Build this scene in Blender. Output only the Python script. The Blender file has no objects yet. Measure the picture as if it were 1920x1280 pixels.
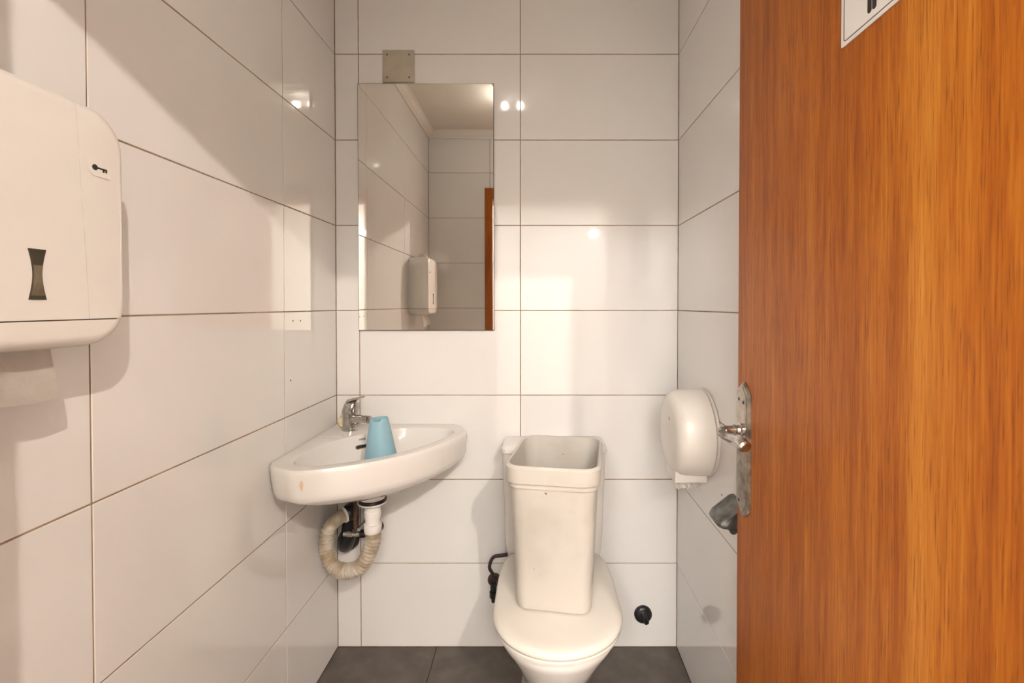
import bpy, bmesh, math, random
from mathutils import Vector, Matrix
random.seed(7)
PI = math.pi
S = bpy.context.scene
C = S.collection

# ------------------------------------------------------------------ camera
cam_d = bpy.data.cameras.new('camera')
cam = bpy.data.objects.new('camera', cam_d); C.objects.link(cam)
cam.location = (0.0, 0.0, 1.284)
cam.rotation_euler = (math.radians(90 - 0.75), 0, 0)
cam_d.sensor_width = 36.0
cam_d.lens = 36.0 * 874 / 1920
cam_d.shift_x = -(1010 - 960) / 1920
cam_d.shift_y = (583.5 - 640) / 1920
cam_d.clip_start = 0.02
S.camera = cam

# ------------------------------------------------------------------ light level
S.view_settings.view_transform = 'Standard'
S.view_settings.look = 'None'
S.view_settings.gamma = 1.0
S.view_settings.use_curve_mapping = False
S.view_settings.exposure = 0.78
HALL_BULB = 13000.0      # small bright globe in the corridor: the sharp shadows
HALL_FILL = 47.0      # unseen panels added on the corridor ceiling for soft fill
ROOM_BULB = 60.0      # two small bulbs under the room's ceiling
w = bpy.data.worlds.new('world'); S.world = w; w.use_nodes = True
w.node_tree.nodes['Background'].inputs[0].default_value = (1.0, 0.93, 0.84, 1)
w.node_tree.nodes['Background'].inputs[1].default_value = 0.3

# ------------------------------------------------------------------ dimensions (metres)
XL, XR, YB, YF = -0.755, 0.519, 1.737, 0.17     # room walls: left, right, back, front
YH = -0.02                                        # corridor face of the front wall
TH, TW = 0.3161, 0.60                            # wall tile
ZC = 2.50
JL, JR, JZ = -0.305, 0.505, 2.03                  # clear door opening

# ------------------------------------------------------------------ materials
def nodes_of(name):
    m = bpy.data.materials.new(name); m.use_nodes = True
    nt = m.node_tree
    return m, nt, nt.nodes['Principled BSDF']
def mat(name, col, rough=0.5, metal=0.0, spec=0.5, noise=0.0, nscale=20.0, bump=0.0, bscale=80.0, coat=0.0, trans=0.0, emit=None, sss=0.0, ior=None):
    m, nt, b = nodes_of(name)
    b.inputs['Base Color'].default_value = (*col, 1)
    b.inputs['Roughness'].default_value = rough
    b.inputs['Metallic'].default_value = metal
    b.inputs['Specular IOR Level'].default_value = spec
    b.inputs['Coat Weight'].default_value = coat
    b.inputs['Transmission Weight'].default_value = trans
    if ior: b.inputs['IOR'].default_value = ior
    if sss:
        b.inputs['Subsurface Weight'].default_value = sss
        b.inputs['Subsurface Radius'].default_value = (0.02, 0.02, 0.02)
    if emit:
        b.inputs['Emission Color'].default_value = (*emit[0], 1)
        b.inputs['Emission Strength'].default_value = emit[1]
    tc = nt.nodes.new('ShaderNodeTexCoord')
    if noise:
        n = nt.nodes.new('ShaderNodeTexNoise'); n.inputs['Scale'].default_value = nscale; n.inputs['Detail'].default_value = 6
        r = nt.nodes.new('ShaderNodeValToRGB')
        r.color_ramp.elements[0].position = 0.3; r.color_ramp.elements[1].position = 0.7
        r.color_ramp.elements[0].color = (*[c * (1 - noise) for c in col], 1)
        r.color_ramp.elements[1].color = (*[min(1, c * (1 + noise * 0.5)) for c in col], 1)
        nt.links.new(tc.outputs['Object'], n.inputs['Vector']); nt.links.new(n.outputs['Fac'], r.inputs['Fac'])
        nt.links.new(r.outputs['Color'], b.inputs['Base Color'])
    if bump:
        n2 = nt.nodes.new('ShaderNodeTexNoise'); n2.inputs['Scale'].default_value = bscale; n2.inputs['Detail'].default_value = 3
        bp = nt.nodes.new('ShaderNodeBump'); bp.inputs['Strength'].default_value = bump; bp.inputs['Distance'].default_value = 0.002
        nt.links.new(tc.outputs['Object'], n2.inputs['Vector']); nt.links.new(n2.outputs['Fac'], bp.inputs['Height'])
        nt.links.new(bp.outputs['Normal'], b.inputs['Normal'])
    return m

M = {}
M['tile'] = mat('glazed_tile', (0.80, 0.780, 0.757), 0.06, noise=0.02, nscale=3.0, bump=0.03, bscale=6.0, spec=0.55)
M['grout'] = mat('dirty_grout', (0.33, 0.23, 0.14), 0.9, noise=0.35, nscale=30)
M['floor_tile'] = mat('floor_tile', (0.105, 0.086, 0.070), 0.42, noise=0.35, nscale=14, bump=0.15, bscale=120)
M['floor_grout'] = mat('floor_grout', (0.03, 0.026, 0.022), 0.9, noise=0.3)
M['ceiling'] = mat('ceiling_paint', (0.82, 0.78, 0.71), 0.85, noise=0.03, nscale=8)
M['plaster'] = mat('corridor_plaster', (0.82, 0.80, 0.77), 0.8, noise=0.03, nscale=5)
M['hall_floor'] = mat('corridor_floor', (0.34, 0.29, 0.24), 0.4, noise=0.15, nscale=12)
M['porcelain'] = mat('porcelain', (0.77, 0.74, 0.70), 0.07, noise=0.02, nscale=6, spec=0.6)
M['lid'] = mat('toilet_seat_plastic', (0.74, 0.70, 0.63), 0.22, noise=0.02, nscale=6)
M['plastic'] = mat('ivory_plastic', (0.78, 0.745, 0.70), 0.28, noise=0.02, nscale=9)
M['plastic_cream'] = mat('cream_dispenser_plastic', (0.78, 0.735, 0.675), 0.25, noise=0.03, nscale=9)
M['white_plastic'] = mat('white_plastic', (0.82, 0.79, 0.75), 0.35, noise=0.03, nscale=30)
M['paper'] = mat('soft_paper', (0.85, 0.80, 0.74), 0.95, noise=0.05, nscale=60, bump=0.2, bscale=200)
M['chrome'] = mat('worn_chrome', (0.55, 0.52, 0.49), 0.16, metal=1.0, noise=0.3, nscale=60)
M['steel'] = mat('tarnished_steel', (0.52, 0.47, 0.40), 0.28, metal=1.0, noise=0.45, nscale=45, bump=0.1, bscale=100)
M['dull_metal'] = mat('dull_grey_metal', (0.20, 0.20, 0.195), 0.35, metal=0.85, noise=0.45, nscale=50)
M['black'] = mat('black_rubber', (0.012, 0.012, 0.013), 0.35, noise=0.3, nscale=40)
M['dark'] = mat('dark_print', (0.025, 0.02, 0.018), 0.5, noise=0.2, nscale=90)
M['gap'] = mat('dark_gap', (0.16, 0.10, 0.05), 0.8, noise=0.3, nscale=40)
M['rust'] = mat('rusty_pipe', (0.16, 0.075, 0.04), 0.5, metal=0.5, noise=0.7, nscale=90, bump=0.4, bscale=150)
M['brown'] = mat('brown_escutcheon', (0.13, 0.07, 0.05), 0.3, metal=0.5, noise=0.4, nscale=50)
M['hosebraid'] = mat('dark_braided_hose', (0.045, 0.025, 0.03), 0.45, noise=0.5, nscale=150, bump=0.4, bscale=400)
M['mirror'] = mat('mirror_glass', (0.90, 0.885, 0.84), 0.0, metal=1.0)
M['mirror_edge'] = mat('mirror_edge', (0.10, 0.075, 0.055), 0.4, noise=0.3, nscale=60)
M['plate'] = mat('beige_plate', (0.47, 0.42, 0.33), 0.55, noise=0.12, nscale=25, bump=0.08, bscale=60)
M['sign'] = mat('sign_white', (0.80, 0.78, 0.75), 0.35, noise=0.01)
M['soap'] = mat('old_sealant', (0.74, 0.62, 0.42), 0.5, noise=0.2, nscale=60, sss=0.3)
M['stain'] = mat('rust_stain', (0.70, 0.52, 0.36), 0.25, noise=0.15, nscale=60)
M['redmark'] = mat('red_scuff', (0.42, 0.10, 0.06), 0.7, noise=0.4, nscale=200)
M['smoke'] = mat('smoked_window', (0.05, 0.038, 0.022), 0.15, noise=0.4, nscale=30)
M['olive'] = mat('towels_behind_window', (0.17, 0.135, 0.085), 0.2, noise=0.35, nscale=60)
M['tray'] = mat('cream_tray', (0.78, 0.745, 0.695), 0.22, noise=0.02)
M['cup'] = mat('frosted_blue_plastic', (0.40, 0.65, 0.76), 0.42, trans=0.35, sss=0.25, noise=0.05, nscale=12, ior=1.3)
M['glow_hall'] = mat('lamp_globe_glow', (1, 1, 1), 0.5, emit=((1.0, 0.90, 0.79), HALL_BULB))
M['glow_fill'] = mat('fill_panel_glow', (1, 1, 1), 0.5, emit=((1.0, 0.962, 0.93), HALL_FILL))
M['glow_room'] = mat('bulb_glow', (1, 1, 1), 0.5, emit=((1.0, 0.94, 0.86), ROOM_BULB))

def hose_material():
    m, nt, b = nodes_of('grimy_corrugated_plastic')
    tc = nt.nodes.new('ShaderNodeTexCoord'); n = nt.nodes.new('ShaderNodeTexNoise')
    n.inputs['Scale'].default_value = 22; n.inputs['Detail'].default_value = 5
    r = nt.nodes.new('ShaderNodeValToRGB')
    e = r.color_ramp.elements
    e[0].position = 0.35; e[0].color = (0.36, 0.27, 0.17, 1); e[1].position = 0.62; e[1].color = (0.58, 0.54, 0.46, 1)
    nt.links.new(tc.outputs['Object'], n.inputs['Vector']); nt.links.new(n.outputs['Fac'], r.inputs['Fac'])
    nt.links.new(r.outputs['Color'], b.inputs['Base Color']); b.inputs['Roughness'].default_value = 0.45
    return m
M['hose'] = hose_material()

def bin_material():
    m, nt, b = nodes_of('scuffed_ivory_plastic')
    tc = nt.nodes.new('ShaderNodeTexCoord')
    n = nt.nodes.new('ShaderNodeTexNoise'); n.inputs['Scale'].default_value = 5; n.inputs['Detail'].default_value = 6
    r = nt.nodes.new('ShaderNodeValToRGB'); e = r.color_ramp.elements
    e[0].position = 0.30; e[0].color = (0.47, 0.435, 0.38, 1); e[1].position = 0.5; e[1].color = (0.56, 0.525, 0.47, 1)
    n2 = nt.nodes.new('ShaderNodeTexNoise'); n2.inputs['Scale'].default_value = 60; n2.inputs['Detail'].default_value = 1
    r2 = nt.nodes.new('ShaderNodeValToRGB'); f = r2.color_ramp.elements
    f[0].position = 0.775; f[0].color = (0, 0, 0, 1); f[1].position = 0.79; f[1].color = (1, 1, 1, 1)
    mx = nt.nodes.new('ShaderNodeMixRGB'); mx.inputs['Color2'].default_value = (0.25, 0.16, 0.10, 1)
    for q in (n, n2): nt.links.new(tc.outputs['Object'], q.inputs['Vector'])
    nt.links.new(n.outputs['Fac'], r.inputs['Fac']); nt.links.new(n2.outputs['Fac'], r2.inputs['Fac'])
    nt.links.new(r2.outputs['Color'], mx.inputs['Fac']); nt.links.new(r.outputs['Color'], mx.inputs['Color1'])
    nt.links.new(mx.outputs['Color'], b.inputs['Base Color']); b.inputs['Roughness'].default_value = 0.4
    return m
M['bin'] = bin_material()

def wood_material():
    m, nt, b = nodes_of('varnished_orange_veneer')
    N, L = nt.nodes, nt.links
    tc = N.new('ShaderNodeTexCoord')
    def noise(sc, scale, detail=4, dist=0.0):
        mp = N.new('ShaderNodeMapping'); mp.inputs['Scale'].default_value = sc
        n = N.new('ShaderNodeTexNoise'); n.inputs['Scale'].default_value = scale; n.inputs['Detail'].default_value = detail
        n.inputs['Distortion'].default_value = dist
        L.new(tc.outputs['Object'], mp.inputs['Vector']); L.new(mp.outputs['Vector'], n.inputs['Vector'])
        return n.outputs['Fac']
    broad = noise((1, 1, 0.10), 11, 3, 0.3)       # wide veneer figure
    mid = noise((1, 1, 0.05), 55, 4, 0.2)         # streaks
    fine = noise((1, 1, 0.03), 330, 3)            # pores
    # tone strips along the door's width (object y); the lighter band is painted gloss
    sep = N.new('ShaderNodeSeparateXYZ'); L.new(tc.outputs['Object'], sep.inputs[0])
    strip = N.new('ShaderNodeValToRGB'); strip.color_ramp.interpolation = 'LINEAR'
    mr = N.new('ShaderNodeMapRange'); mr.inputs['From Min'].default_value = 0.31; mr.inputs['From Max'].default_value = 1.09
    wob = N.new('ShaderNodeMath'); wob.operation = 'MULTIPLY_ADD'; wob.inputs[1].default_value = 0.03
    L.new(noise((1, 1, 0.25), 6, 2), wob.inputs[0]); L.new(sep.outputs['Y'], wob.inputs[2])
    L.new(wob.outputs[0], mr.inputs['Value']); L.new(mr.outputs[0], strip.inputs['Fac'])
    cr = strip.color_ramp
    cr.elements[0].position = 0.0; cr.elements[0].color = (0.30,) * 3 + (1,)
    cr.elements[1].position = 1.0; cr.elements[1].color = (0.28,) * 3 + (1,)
    for p, v in ((0.12, 0.34), (0.24, 0.42), (0.30, 0.62), (0.365, 0.84), (0.392, 0.44), (0.50, 0.30), (0.72, 0.38), (0.90, 0.36)):  # brightest stops put a gloss highlight into the wood colour
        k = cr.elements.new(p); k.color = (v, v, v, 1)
    def mix(a, bb, f):
        q = N.new('ShaderNodeMath'); q.operation = 'MULTIPLY_ADD'; q.inputs[1].default_value = f
        L.new(bb, q.inputs[0]); L.new(a, q.inputs[2]); return q.outputs[0]
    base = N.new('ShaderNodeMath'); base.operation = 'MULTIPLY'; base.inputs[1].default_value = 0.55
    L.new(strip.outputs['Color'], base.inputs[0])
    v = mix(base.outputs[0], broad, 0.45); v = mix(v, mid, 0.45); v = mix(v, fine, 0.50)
    sub = N.new('ShaderNodeMath'); sub.operation = 'SUBTRACT'; sub.inputs[1].default_value = 0.50
    L.new(v, sub.inputs[0])
    ramp = N.new('ShaderNodeValToRGB'); e = ramp.color_ramp.elements
    e[0].position = 0.0; e[0].color = (0.15, 0.030, 0.004, 1)
    e[1].position = 1.0; e[1].color = (0.78, 0.42, 0.12, 1)
    for p, c in ((0.28, (0.30, 0.072, 0.007, 1)), (0.48, (0.44, 0.135, 0.012, 1)), (0.72, (0.60, 0.24, 0.03, 1))):
        k = e.new(p); k.color = c
    L.new(sub.outputs[0], ramp.inputs['Fac'])
    pr = N.new('ShaderNodeValToRGB'); pr.color_ramp.elements[0].position = 0.56; pr.color_ramp.elements[1].position = 0.72
    pr.color_ramp.elements[0].color = (0, 0, 0, 1); pr.color_ramp.elements[1].color = (0.55, 0.55, 0.55, 1)
    L.new(noise((1, 1, 0.045), 420, 2, 0.1), pr.inputs['Fac'])                       # short dark pores
    mp_ = N.new('ShaderNodeMixRGB'); mp_.inputs['Color2'].default_value = (0.13, 0.028, 0.004, 1)
    L.new(pr.outputs['Color'], mp_.inputs['Fac']); L.new(ramp.outputs['Color'], mp_.inputs['Color1'])
    L.new(mp_.outputs['Color'], b.inputs['Base Color'])
    b.inputs['Roughness'].default_value = 0.36; b.inputs['Coat Weight'].default_value = 0.0
    b.inputs['Specular IOR Level'].default_value = 0.28
    bp = N.new('ShaderNodeBump'); bp.inputs['Strength'].default_value = 0.12; bp.inputs['Distance'].default_value = 0.001
    L.new(fine, bp.inputs['Height']); L.new(bp.outputs['Normal'], b.inputs['Normal'])
    return m
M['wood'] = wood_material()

# ------------------------------------------------------------------ helpers
def origin_of(o):
    v = Vector((0, 0, 0))
    while o: v += o.location; o = o.parent
    return v
def link(name, me, m, parent=None):
    o = bpy.data.objects.new(name, me); C.objects.link(o)
    if m is not None and not me.materials: me.materials.append(M[m] if isinstance(m, str) else m)
    if parent: o.parent = parent
    return o
def obj(name, bm, m, parent=None, smooth=None, recalc=True):
    """bm in world coordinates (before any rotation of the thing) -> ONE mesh object under parent"""
    if recalc: bmesh.ops.recalc_face_normals(bm, faces=bm.faces)
    if parent: bmesh.ops.translate(bm, verts=bm.verts, vec=-origin_of(parent))
    me = bpy.data.meshes.new(name); bm.to_mesh(me); bm.free()
    o = link(name, me, m, parent)
    if smooth is not None:
        me.polygons.foreach_set('use_smooth', [True] * len(me.polygons))
        me.set_sharp_from_angle(angle=math.radians(smooth))
    return o
def tag(o, label=None, cat=None, group=None, kind=None):
    if label: o['label'] = label
    if cat: o['category'] = cat
    if group: o['group'] = group
    if kind: o['kind'] = kind
    return o
def thing(name, label, cat, loc, group=None, rotz=0.0):
    o = bpy.data.objects.new(name, None); C.objects.link(o); o.empty_display_size = 0.05
    o.location = loc; o.rotation_euler = (0, 0, rotz)
    return tag(o, label, cat, group)
def box_bm(x0, x1, y0, y1, z0, z1, bev=0.0, seg=1, bm=None):
    own = bm is None
    bm = bm or bmesh.new()
    r = bmesh.ops.create_cube(bm, size=1.0)
    vs = r['verts']
    bmesh.ops.scale(bm, verts=vs, vec=(x1 - x0, y1 - y0, z1 - z0))
    bmesh.ops.translate(bm, verts=vs, vec=((x0 + x1) / 2, (y0 + y1) / 2, (z0 + z1) / 2))
    if bev:
        es = list({e for v in vs for e in v.link_edges})
        bmesh.ops.bevel(bm, geom=es, offset=bev, segments=seg, affect='EDGES', profile=0.5)
    return bm
def loft_bm(rings, cap0=True, cap1=True, closed=True, bm=None):
    bm = bm or bmesh.new()
    R = [[bm.verts.new(p) for p in r] for r in rings]
    n = len(R[0])
    for a, b in zip(R, R[1:]):
        for i in range(n if closed else n - 1):
            j = (i + 1) % n
            bm.faces.new((a[i], a[j], b[j], b[i]))
    if cap0: bm.faces.new(list(reversed(R[0])))
    if cap1: bm.faces.new(R[-1])
    return bm
def axes(d):
    d = Vector(d).normalized()
    up = Vector((0, 0, 1)) if abs(d.z) < 0.95 else Vector((1, 0, 0))
    a = d.cross(up).normalized(); return d, a, d.cross(a).normalized()
def lathe_bm(prof, origin, axis=(0, 0, 1), n=32, cap0=True, cap1=True, bm=None):
    d, a, b = axes(axis); o = Vector(origin)
    rings = [[o + d * h + (a * math.cos(2 * PI * i / n) + b * math.sin(2 * PI * i / n)) * max(r, 1e-4) for i in range(n)] for h, r in prof]
    return loft_bm(rings, cap0, cap1, bm=bm)
def catmull(pts, n=8):
    P = [Vector(p) for p in pts]; P = [P[0] * 2 - P[1]] + P + [P[-1] * 2 - P[-2]]
    out = []
    for i in range(1, len(P) - 2):
        for k in range(n):
            t = k / n; a, b, c, d = P[i - 1], P[i], P[i + 1], P[i + 2]
            out.append(0.5 * ((2 * b) + (c - a) * t + (2 * a - 5 * b + 4 * c - d) * t * t + (3 * b - a - 3 * c + d) * t ** 3))
    out.append(P[-2]); return out
def resample(pts, step):
    out = [pts[0]]; acc = 0.0
    for a, b in zip(pts, pts[1:]):
        l = (b - a).length; s = step - acc
        while s <= l:
            out.append(a.lerp(b, s / l)); s += step
        acc = (acc + l) % step if l else acc
    return out
def tube_bm(pts, rad, n=16, cap=True, bm=None, flat=1.0):
    pts = [Vector(p) for p in pts]
    if not callable(rad):
        rv = rad; rad = lambda i, t: rv
    rings = []; prev = None
    for i, p in enumerate(pts):
        d = (pts[min(i + 1, len(pts) - 1)] - pts[max(i - 1, 0)]).normalized()
        if prev is None: _, a, _ = axes(d)
        else: a = (prev - d * prev.dot(d)).normalized()
        prev = a; b = d.cross(a)
        r = rad(i, i / (len(pts) - 1))
        rings.append([p + (a * math.cos(2 * PI * k / n) + b * flat * math.sin(2 * PI * k / n)) * r for k in range(n)])
    return loft_bm(rings, cap, cap, bm=bm)
def rrect(w, d, r, k=6):
    r = min(r, w / 2 - 1e-4, d / 2 - 1e-4); out = []
    for cx, cy, a0 in ((w / 2 - r, d / 2 - r, 0), (-w / 2 + r, d / 2 - r, PI / 2), (-w / 2 + r, -d / 2 + r, PI), (w / 2 - r, -d / 2 + r, 1.5 * PI)):
        for i in range(k + 1):
            a = a0 + i / k * PI / 2; out.append((cx + r * math.cos(a), cy + r * math.sin(a)))
    return out
def prism_bm(poly, fn0, fn1, bm=None):
    """poly of 2-D points; fn0/fn1 map them to the two faces of a slab"""
    return loft_bm([[Vector(fn0(*p)) for p in poly], [Vector(fn1(*p)) for p in poly]], bm=bm)

# ------------------------------------------------------------------ the setting: walls of real tiles
tile_cache = {}
def tile_mesh(wd, ht, m='tile', th=0.007):
    key = (round(wd, 4), round(ht, 4), m)
    if key not in tile_cache:
        g = 0.0015
        bm = box_bm(-wd / 2 + g, wd / 2 - g, 0, th, -ht / 2 + g, ht / 2 - g, 0.0009)
        bmesh.ops.recalc_face_normals(bm, faces=bm.faces)
        me = bpy.data.meshes.new('tile'); bm.to_mesh(me); bm.free(); me.materials.append(M[m])
        tile_cache[key] = me
    return tile_cache[key]
def put_tile(wall, u0, u1, z0, z1, face, rot):
    """face(u) -> xy of the tile face centre; rot: z rotation so that local -y looks into the room"""
    o = link('tile', tile_mesh(u1 - u0, z1 - z0), None, wall)
    x, y = face((u0 + u1) / 2); o.location = (x, y, (z0 + z1) / 2)
    j = 0.0011
    o.rotation_euler = (random.uniform(-j, j), 0, rot + random.uniform(-j, j))
rows = [(i * TH, min((i + 1) * TH, ZC)) for i in range(8)]
# back wall
wb = obj('wall_back', box_bm(XL - 0.12, XR + 0.12, YB + 0.0015, YB + 0.12, -0.05, ZC + 0.1), 'grout'); tag(wb, kind='structure')
for z0, z1 in rows:
    for u0, u1 in ((XL, -0.668), (-0.668, -0.068), (-0.068, XR)):
        put_tile(wb, u0, u1, z0, z1, lambda u: (u, YB), 0)
# left wall (tiles look towards +x)
wl = obj('wall_left', box_bm(XL - 0.12, XL - 0.0015, YF - 0.0, YB + 0.0015, -0.05, ZC + 0.1), 'grout'); tag(wl, kind='structure')
for z0, z1 in rows:
    for u0, u1 in ((YF, 0.784), (0.784, 1.384), (1.384, YB)):
        put_tile(wl, u0, u1, z0, z1, lambda u: (XL, u), PI / 2)
# right wall (tiles look towards -x)
wr = obj('wall_right', box_bm(XR + 0.0015, XR + 0.12, YF, YB + 0.0015, -0.05, ZC + 0.1), 'grout'); tag(wr, kind='structure')
for z0, z1 in rows:
    for u0, u1 in ((YF, 0.537), (0.537, 1.137), (1.137, YB)):
        put_tile(wr, u0, u1, z0, z1, lambda u: (XR, u), -PI / 2)
# front wall with the doorway (tiles look towards +y)
bm = box_bm(-1.5, JL - 0.025, YH, YF - 0.0015, -0.05, 2.6)
box_bm(JL - 0.025, JR + 0.025, YH, YF - 0.0015, JZ + 0.025, 2.6, bm=bm)
box_bm(JR + 0.025, 2.0, YH, YF - 0.0015, -0.05, 2.6, bm=bm)
wf = obj('wall_front', bm, 'plaster'); tag(wf, kind='structure')
bm = box_bm(XL - 0.0005, JL - 0.0255, YF - 0.003, YF - 0.0011, 0, ZC - 0.001)
box_bm(JL - 0.0255, XR, YF - 0.003, YF - 0.0011, JZ + 0.0255, ZC - 0.001, bm=bm)
obj('grout_bed', bm, 'grout', wf)
for z0, z1 in rows:
    put_tile(wf, XL, JL - 0.02, z0, z1, lambda u: (u, YF), PI)
    if z1 > JZ + 0.03:
        for u0, u1 in ((JL - 0.02, 0.24), (0.24, XR)):
            put_tile(wf, u0, u1, max(z0, JZ + 0.02), z1, lambda u: (u, YF), PI)
# floor with tiles
fl = obj('floor', box_bm(XL - 0.1, XR + 0.1, YF, YB + 0.1, -0.1, -0.0012), 'floor_grout'); tag(fl, kind='structure')
xs = [XL, -0.382, 0.068, XR]; ys = [YF, 0.537, 0.987, 1.437, YB]
for a, b in zip(xs, xs[1:]):
    for c, d in zip(ys, ys[1:]):
        key = ('f', round(b - a, 3), round(d - c, 3))
        if key not in tile_cache:
            g = 0.0015; q = box_bm(-(b - a) / 2 + g, (b - a) / 2 - g, -(d - c) / 2 + g, (d - c) / 2 - g, -0.008, 0, 0.0008)
            bmesh.ops.recalc_face_normals(q, faces=q.faces)
            me = bpy.data.meshes.new('tile'); q.to_mesh(me); q.free(); me.materials.append(M['floor_tile']); tile_cache[key] = me
        o = link('tile', tile_cache[key], None, fl); o.location = ((a + b) / 2, (c + d) / 2, 0)
# ceiling and cornice
tag(obj('ceiling', box_bm(XL - 0.1, XR + 0.1, YF, YB + 0.1, ZC, ZC + 0.1), 'ceiling'), kind='structure')
def cornice(name, p0, p1, n):
    prof = [(0, 0), (0, -0.05), (0.008, -0.05), (0.010, -0.042), (0.022, -0.032), (0.034, -0.014), (0.044, -0.008), (0.044, 0)]
    n = Vector(n); R = []
    for p in (Vector(p0), Vector(p1)):
        R.append([p + n * (a + 0.0005) + Vector((0, 0, ZC - 0.0005 + b)) for a, b in prof])
    tag(obj(name, loft_bm(R), 'ceiling'), kind='structure')
cornice('trim_1', (XL, YF, 0), (XR, YF, 0), (0, 1, 0))
cornice('trim_2', (XL, YB, 0), (XR, YB, 0), (0, -1, 0))
cornice('trim_3', (XR, YF, 0), (XR, YB, 0), (-1, 0, 0))
cornice('trim_4', (XL, YF, 0), (XL, YB, 0), (1, 0, 0))
# door frame
fr = bpy.data.objects.new('trim_5', None); C.objects.link(fr); tag(fr, 'orange wooden door frame around the doorway', kind='structure')
obj('jamb', box_bm(JL - 0.0245, JL, YH - 0.002, YF + 0.006, 0, JZ + 0.0245, 0.002), 'wood', fr)
obj('jamb', box_bm(JR, JR + 0.0245, YH - 0.002, YF - 0.025, 0, JZ + 0.0245, 0.002), 'wood', fr)
obj('head_jamb', box_bm(JL, JR, YH - 0.002, YF + 0.006, JZ, JZ + 0.0245, 0.002), 'wood', fr)
obj('casing', box_bm(JL - 0.055, JL - 0.006, YF + 0.0006, YF + 0.014, 0, JZ + 0.075, 0.003), 'wood', fr)
obj('casing', box_bm(JL - 0.006, XR - 0.002, YF + 0.0065, YF + 0.014, JZ + 0.008, JZ + 0.075, 0.003), 'wood', fr)
obj('strike_plate', box_bm(JL, JL + 0.0015, YF - 0.05, YF - 0.025, 0.93, 1.08), 'steel', fr)
# corridor outside (the photographer stands in it)
HX0, HX1, HY0, HZ = -1.5, 2.0, -2.6, 2.6
tag(obj('floor_corridor', box_bm(HX0, HX1, HY0, YF - 0.0005, -0.1, -0.001), 'hall_floor'), kind='structure')
tag(obj('ceiling_corridor', box_bm(HX0, HX1, HY0, YH, HZ, HZ + 0.1), 'plaster'), kind='structure')
tag(obj('wall_corridor_far', box_bm(HX0, HX1, HY0 - 0.1, HY0, -0.05, HZ + 0.1), 'plaster'), kind='structure')
tag(obj('wall_corridor_left', box_bm(HX0 - 0.1, HX0, HY0, YH, -0.05, HZ + 0.1), 'plaster'), kind='structure')
tag(obj('wall_corridor_right', box_bm(HX1, HX1 + 0.1, HY0, YH, -0.05, HZ + 0.1), 'plaster'), kind='structure')

# ------------------------------------------------------------------ lamps
LP = Vector((0.71, -0.95, 2.37))
t = thing('pendant_lamp', 'small lit bulb pendant hanging from the corridor ceiling', 'lamp', (LP.x, LP.y, HZ))
obj('ceiling_rose', lathe_bm([(-0.0005, 0.045), (-0.012, 0.045), (-0.02, 0.02), (-0.03, 0.008)], (LP.x, LP.y, HZ)), 'white_plastic', t, 40)
obj('cord', tube_bm([(LP.x, LP.y, HZ - 0.028), (LP.x, LP.y, LP.z + 0.045)], 0.003, 8), 'white_plastic', t, 50)
obj('lamp_holder', lathe_bm([(0.012, 0.009), (0.02, 0.012), (0.045, 0.012), (0.05, 0.004)], LP, n=16), 'white_plastic', t, 40)
obj('bulb', lathe_bm([(-0.012 * math.cos(a * PI / 12), 0.012 * math.sin(a * PI / 12) + 0.0003) for a in range(13)], LP, n=16), 'glow_hall', t, 60)
def panel(x, y, label):  # glowing panel added out of view to raise the room's ambient light
    t = thing('ceiling_fill_panel', label, 'lamp', (x, y, HZ))
    bm = bmesh.new()
    for a in ((x - 0.31, x - 0.29, y - 0.31, y + 0.31), (x + 0.29, x + 0.31, y - 0.31, y + 0.31), (x - 0.29, x + 0.29, y - 0.31, y - 0.29), (x - 0.29, x + 0.29, y + 0.29, y + 0.31)):
        box_bm(*a, HZ - 0.03, HZ - 0.0005, bm=bm)
    obj('frame', bm, 'white_plastic', t)
    obj('diffuser', box_bm(x - 0.29, x + 0.29, y - 0.29, y + 0.29, HZ - 0.02, HZ - 0.005), 'glow_fill', t)
panel(-0.75, -2.0, 'added square fill light panel, unseen, on the corridor ceiling near its left corner')
panel(0.35, -2.0, 'added square fill light panel, unseen, on the corridor ceiling near its far wall')
t = thing('wall_sconce', 'small lit wall lamp on the far corridor wall', 'lamp', (0.71, HY0, 2.2))
obj('backplate', lathe_bm([(0.0005, 0.05), (0.015, 0.05), (0.02, 0.03), (0.05, 0.02)], (0.71, HY0, 2.2), (0, 1, 0)), 'white_plastic', t, 40)
obj('bulb', lathe_bm([(0.05 + 0.03 * (1 - math.cos(a * PI / 10)), 0.03 * math.sin(a * PI / 10) + 0.0004) for a in range(11)], (0.71, HY0, 2.2), (0, 1, 0), 16), 'glow_room', t, 60)
t = thing('ceiling_lamp', 'twin-bulb ceiling lamp above the toilet room', 'lamp', (-0.15, 0.76, ZC))
obj('base_plate', lathe_bm([(-0.0005, 0.09), (-0.012, 0.09), (-0.02, 0.075)], (-0.15, 0.76, ZC)), 'white_plastic', t, 40)
for dx in (-0.045, 0.045):
    obj('lamp_holder', lathe_bm([(-0.02, 0.014), (-0.045, 0.016)], (-0.15 + dx, 0.76, ZC), n=16), 'white_plastic', t, 40)
    obj('bulb', lathe_bm([(-0.045, 0.006), (-0.052, 0.014), (-0.062, 0.017), (-0.072, 0.014), (-0.078, 0.004)], (-0.15 + dx, 0.76, ZC), n=16), 'glow_room', t, 60)

# ------------------------------------------------------------------ the open door
DX = 0.465
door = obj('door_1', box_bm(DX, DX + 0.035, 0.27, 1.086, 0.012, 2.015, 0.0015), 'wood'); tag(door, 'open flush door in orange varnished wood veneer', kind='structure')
for z in (0.25, 1.0, 1.75):
    obj('hinge', lathe_bm([(0, 0.006), (0.09, 0.006)], (DX + 0.032, 0.262, z - 0.045), n=12), 'steel', door, 40)
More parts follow.
